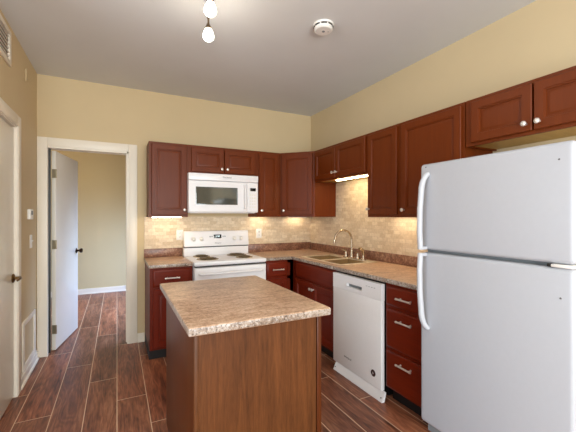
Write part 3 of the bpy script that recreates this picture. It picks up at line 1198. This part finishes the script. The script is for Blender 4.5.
strip('lit white strip light under the cabinet above the sink', (2.165, 3.10, 1.764 + .010), R90, .58, .040, .013, mat='sink_glow')
strip('lit strip light under the cabinet left of the microwave', (0.315, 3.78, UB + .0135), 0, .32, .055, .020)
strip('lit strip light under the widest cabinet by the refrigerator', (2.24, 1.98, UB + .0135), R90, .44)
strip('lit strip light under the narrow cabinet between sink and refrigerator', (2.24, 2.40, UB + .0135), R90, .30)
strip('lit strip light under the narrow cabinet right of the microwave', (1.50, 3.86, UB + .0135), 0, .22)
strip('lit strip light under the diagonal corner cabinet', (2.00, 3.90, UB), 0, .26, .04, .010, lip=True)

# ------------------------------------------------------------------ ceiling fittings
sd = thing('smoke_detector', 'round white smoke detector on the ceiling', 'smoke detector', (1.325, 2.045, ZC), 0)
m = MB().lathe([(0, 0), (.076, 0), (.074, -.008), (.072, -.012), (0, -.012)], n=36)
m.build('mounting_plate', M['white_plastic'], sd)
m = MB().lathe([(0, -.012), (.062, -.012), (.062, -.020), (.066, -.021), (.066, -.036), (.058, -.044), (0, -.046)], n=36)
dt = m.build('detector_body', M['white_plastic'], sd)
m = MB()
for k in range(8):
    a0 = k * PI / 4 + .08
    for q in range(4):
        a = a0 + q * .14
        m.box(.0655 * math.cos(a) - .004, .0655 * math.sin(a) - .004, -.0205, .0655 * math.cos(a) + .004, .0655 * math.sin(a) + .004, -.013)
m.build('slot', M['black'], dt)
m = MB().lathe([(0, -.045), (.011, -.045), (.011, -.048), (0, -.0485)], center=(.0, .0, 0), n=16)
m.build('test_button', M['grey_seam'], dt)
m = MB().lathe([(0, -.044), (.004, -.044), (.003, -.0465), (0, -.047)], center=(.034, -.01, 0), n=10)
m.build('indicator_light', M['grey_text'], dt)

lt = thing('track_light', 'ceiling spotlight bar with lit frosted glass shades', 'light', (0.43, 1.70, ZC), 0)
bd = Vector((.055, .27, 0)).normalized()
m = MB().lathe([(0, 0), (.062, 0), (.06, -.012), (.045, -.022), (0, -.024)], n=28)
m.lathe([(.010, -.02), (.010, -.095)], n=12)
m.build('canopy', M['chrome'], lt)
m = MB().tube([tuple(bd * -.42 + Vector((0, 0, -.10))), tuple(bd * .48 + Vector((0, 0, -.10)))], .008, 12)
m.build('light_bar', M['fixture'], lt)
sh = MB().lathe([(0.0, .003), (.016, .002), (.021, -.006), (.030, -.026), (.0345, -.044), (.032, -.058), (.021, -.070), (0, -.074)], n=24)
shade_me = sh.mesh('glass_shade', M['shade_glow'])
hd = MB()
hd.tube([(0, 0, -.005), (0, 0, -.05)], .006, 10)
hd.lathe([(0, .0), (.013, -.0), (.016, -.012), (.022, -.026), (.021, -.03), (0, -.03)], center=(0, 0, -.045), n=16)
head_me = hd.mesh('lamp_head', M['fixture'])
for t in (-.36, -.06, .19, .47):
    p = bd * t + Vector((0, 0, -.10))
    h_ = inst('lamp_head', head_me, lt, p, (0, 0, 0))
    inst('glass_shade', shade_me, h_, (0, 0, -.074))

# ------------------------------------------------------------------ wall fittings


def plate(name, label, cat, loc, rz, w, h, build, group=None):
    t = thing(name, label, cat, loc, rz, group)
    m = MB().panel(-w / 2, -h / 2, w / 2, h / 2, [(0, -.002), (.003, -.005), (.008, -.006)], 0)
    c = m.build('cover_plate', M['white_plastic'], t)
    build(t)
    return t


def duplex(cx):
    def f(t):
        for cz in (-.021, .021):
            m = MB().lathe([(0, 0), (.0165, 0), (.016, .003), (0, .003)], center=(cx, -.0055, cz), axis=(0, -1, 0), n=20)
            s = m.build('socket', M['white_plastic'], t)
            m = MB()
            m.box(cx - .008, -.0092, cz - .004, cx - .006, -.008, cz + .006)
            m.box(cx + .006, -.0092, cz - .005, cx + .008, -.008, cz + .007)
            m.lathe([(0, 0), (.0028, 0), (.0028, .0008), (0, .0008)], center=(cx, -.0084, cz - .010), axis=(0, -1, 0), n=10)
            m.build('slot', M['black'], s)
    return f


def two_gang(t):
    duplex(.0)(t)


plate('power_outlet', 'white power outlet on the tile left of the range', 'outlet', (0.640, YB - .008, 1.155), 0, .075, .118, two_gang, 'outlets in the tile')
plate('power_outlet', 'white power outlet on the tile right of the range', 'outlet', (1.612, YB - .008, 1.150), 0, .072, .116, duplex(0), 'outlets in the tile')


def toggle(t):
    m = MB().box(-.006, -.008, -.013, .006, -.005, .013, .001)
    m.tube([(0, -.006, 0), (0, -.018, .008)], .0042, 8)
    m.build('toggle', M['white_plastic'], t)


plate('light_switch', 'white light switch below the thermostat on the left wall', 'switch', (XL, 3.735, 1.142), PI / 2, .075, .118, toggle)
th = thing('thermostat', 'small white thermostat above the light switch on left wall', 'thermostat', (XL, 3.650, 1.385), PI / 2)
m = MB().box(-.055, -.026, -.045, .055, 0, .045, .006, 3)
m.build('thermostat_body', M['white_plastic'], th)
m = MB().box(-.035, -.0275, -.005, .030, -.025, .030, .001)
m.build('thermostat_display', M['grey_seam'], th)
m = MB().box(-.03, -.0285, -.032, .03, -.025, -.022, .001)
m.build('slider', M['trim'], th)
sn = thing('door_chime', 'small slim white box high on the left wall near corner', 'chime', (XL, 3.540, 2.560), PI / 2)
m = MB().box(-.013, -.010, -.050, .013, 0, .050, .003, 2)
m.build('chime_body', M['wall'], sn)
m = MB().box(-.009, -.0110, -.036, .009, -.009, -.033)
m.build('chime_seam', M['grey_seam'], sn)

# return air grille high on the left wall
vt = thing('air_vent', 'white air vent grille high on the left wall', 'vent', (XL, 2.76, 2.565), PI / 2)
vw, vh = .60, .25
m = MB()
m.box(-vw / 2, -.014, -vh / 2, vw / 2, 0, -vh / 2 + .035, .003)
m.box(-vw / 2, -.014, vh / 2 - .035, vw / 2, 0, vh / 2, .003)
m.box(-vw / 2, -.014, -vh / 2 + .035, -vw / 2 + .05, 0, vh / 2 - .035, .003)
m.box(vw / 2 - .05, -.014, -vh / 2 + .035, vw / 2, 0, vh / 2 - .035, .003)
m.build('vent_frame', M['trim'], vt)
m = MB().box(-vw / 2 + .05, -.002, -vh / 2 + .035, vw / 2 - .05, 0, vh / 2 - .035)
m.build('vent_back', M['vent_dark'], vt)
m = MB()
for k in range(6):
    z = -vh / 2 + .052 + k * .028
    m.box(-vw / 2 + .05, -.012, z, vw / 2 - .05, -.003, z + .004)
m.build('louver', M['trim'], vt)

# access panel low on the left wall
ap = thing('access_panel', 'framed white access panel low on the left wall', 'panel', (XL, 3.645, 0.30), PI / 2)
pw, ph = .47, .40
m = MB()
m.box(-pw / 2, -.012, -ph / 2, pw / 2, 0, -ph / 2 + .04, .003)
m.box(-pw / 2, -.012, ph / 2 - .04, pw / 2, 0, ph / 2, .003)
m.box(-pw / 2, -.012, -ph / 2 + .04, -pw / 2 + .06, 0, ph / 2 - .04, .003)
m.box(pw / 2 - .06, -.012, -ph / 2 + .04, pw / 2, 0, ph / 2 - .04, .003)
m.build('panel_frame', M['trim'], ap)
m = MB().box(-pw / 2 + .06, -.003, -ph / 2 + .04, pw / 2 - .06, 0, ph / 2 - .04)
m.build('panel_insert', M['wall'], ap)
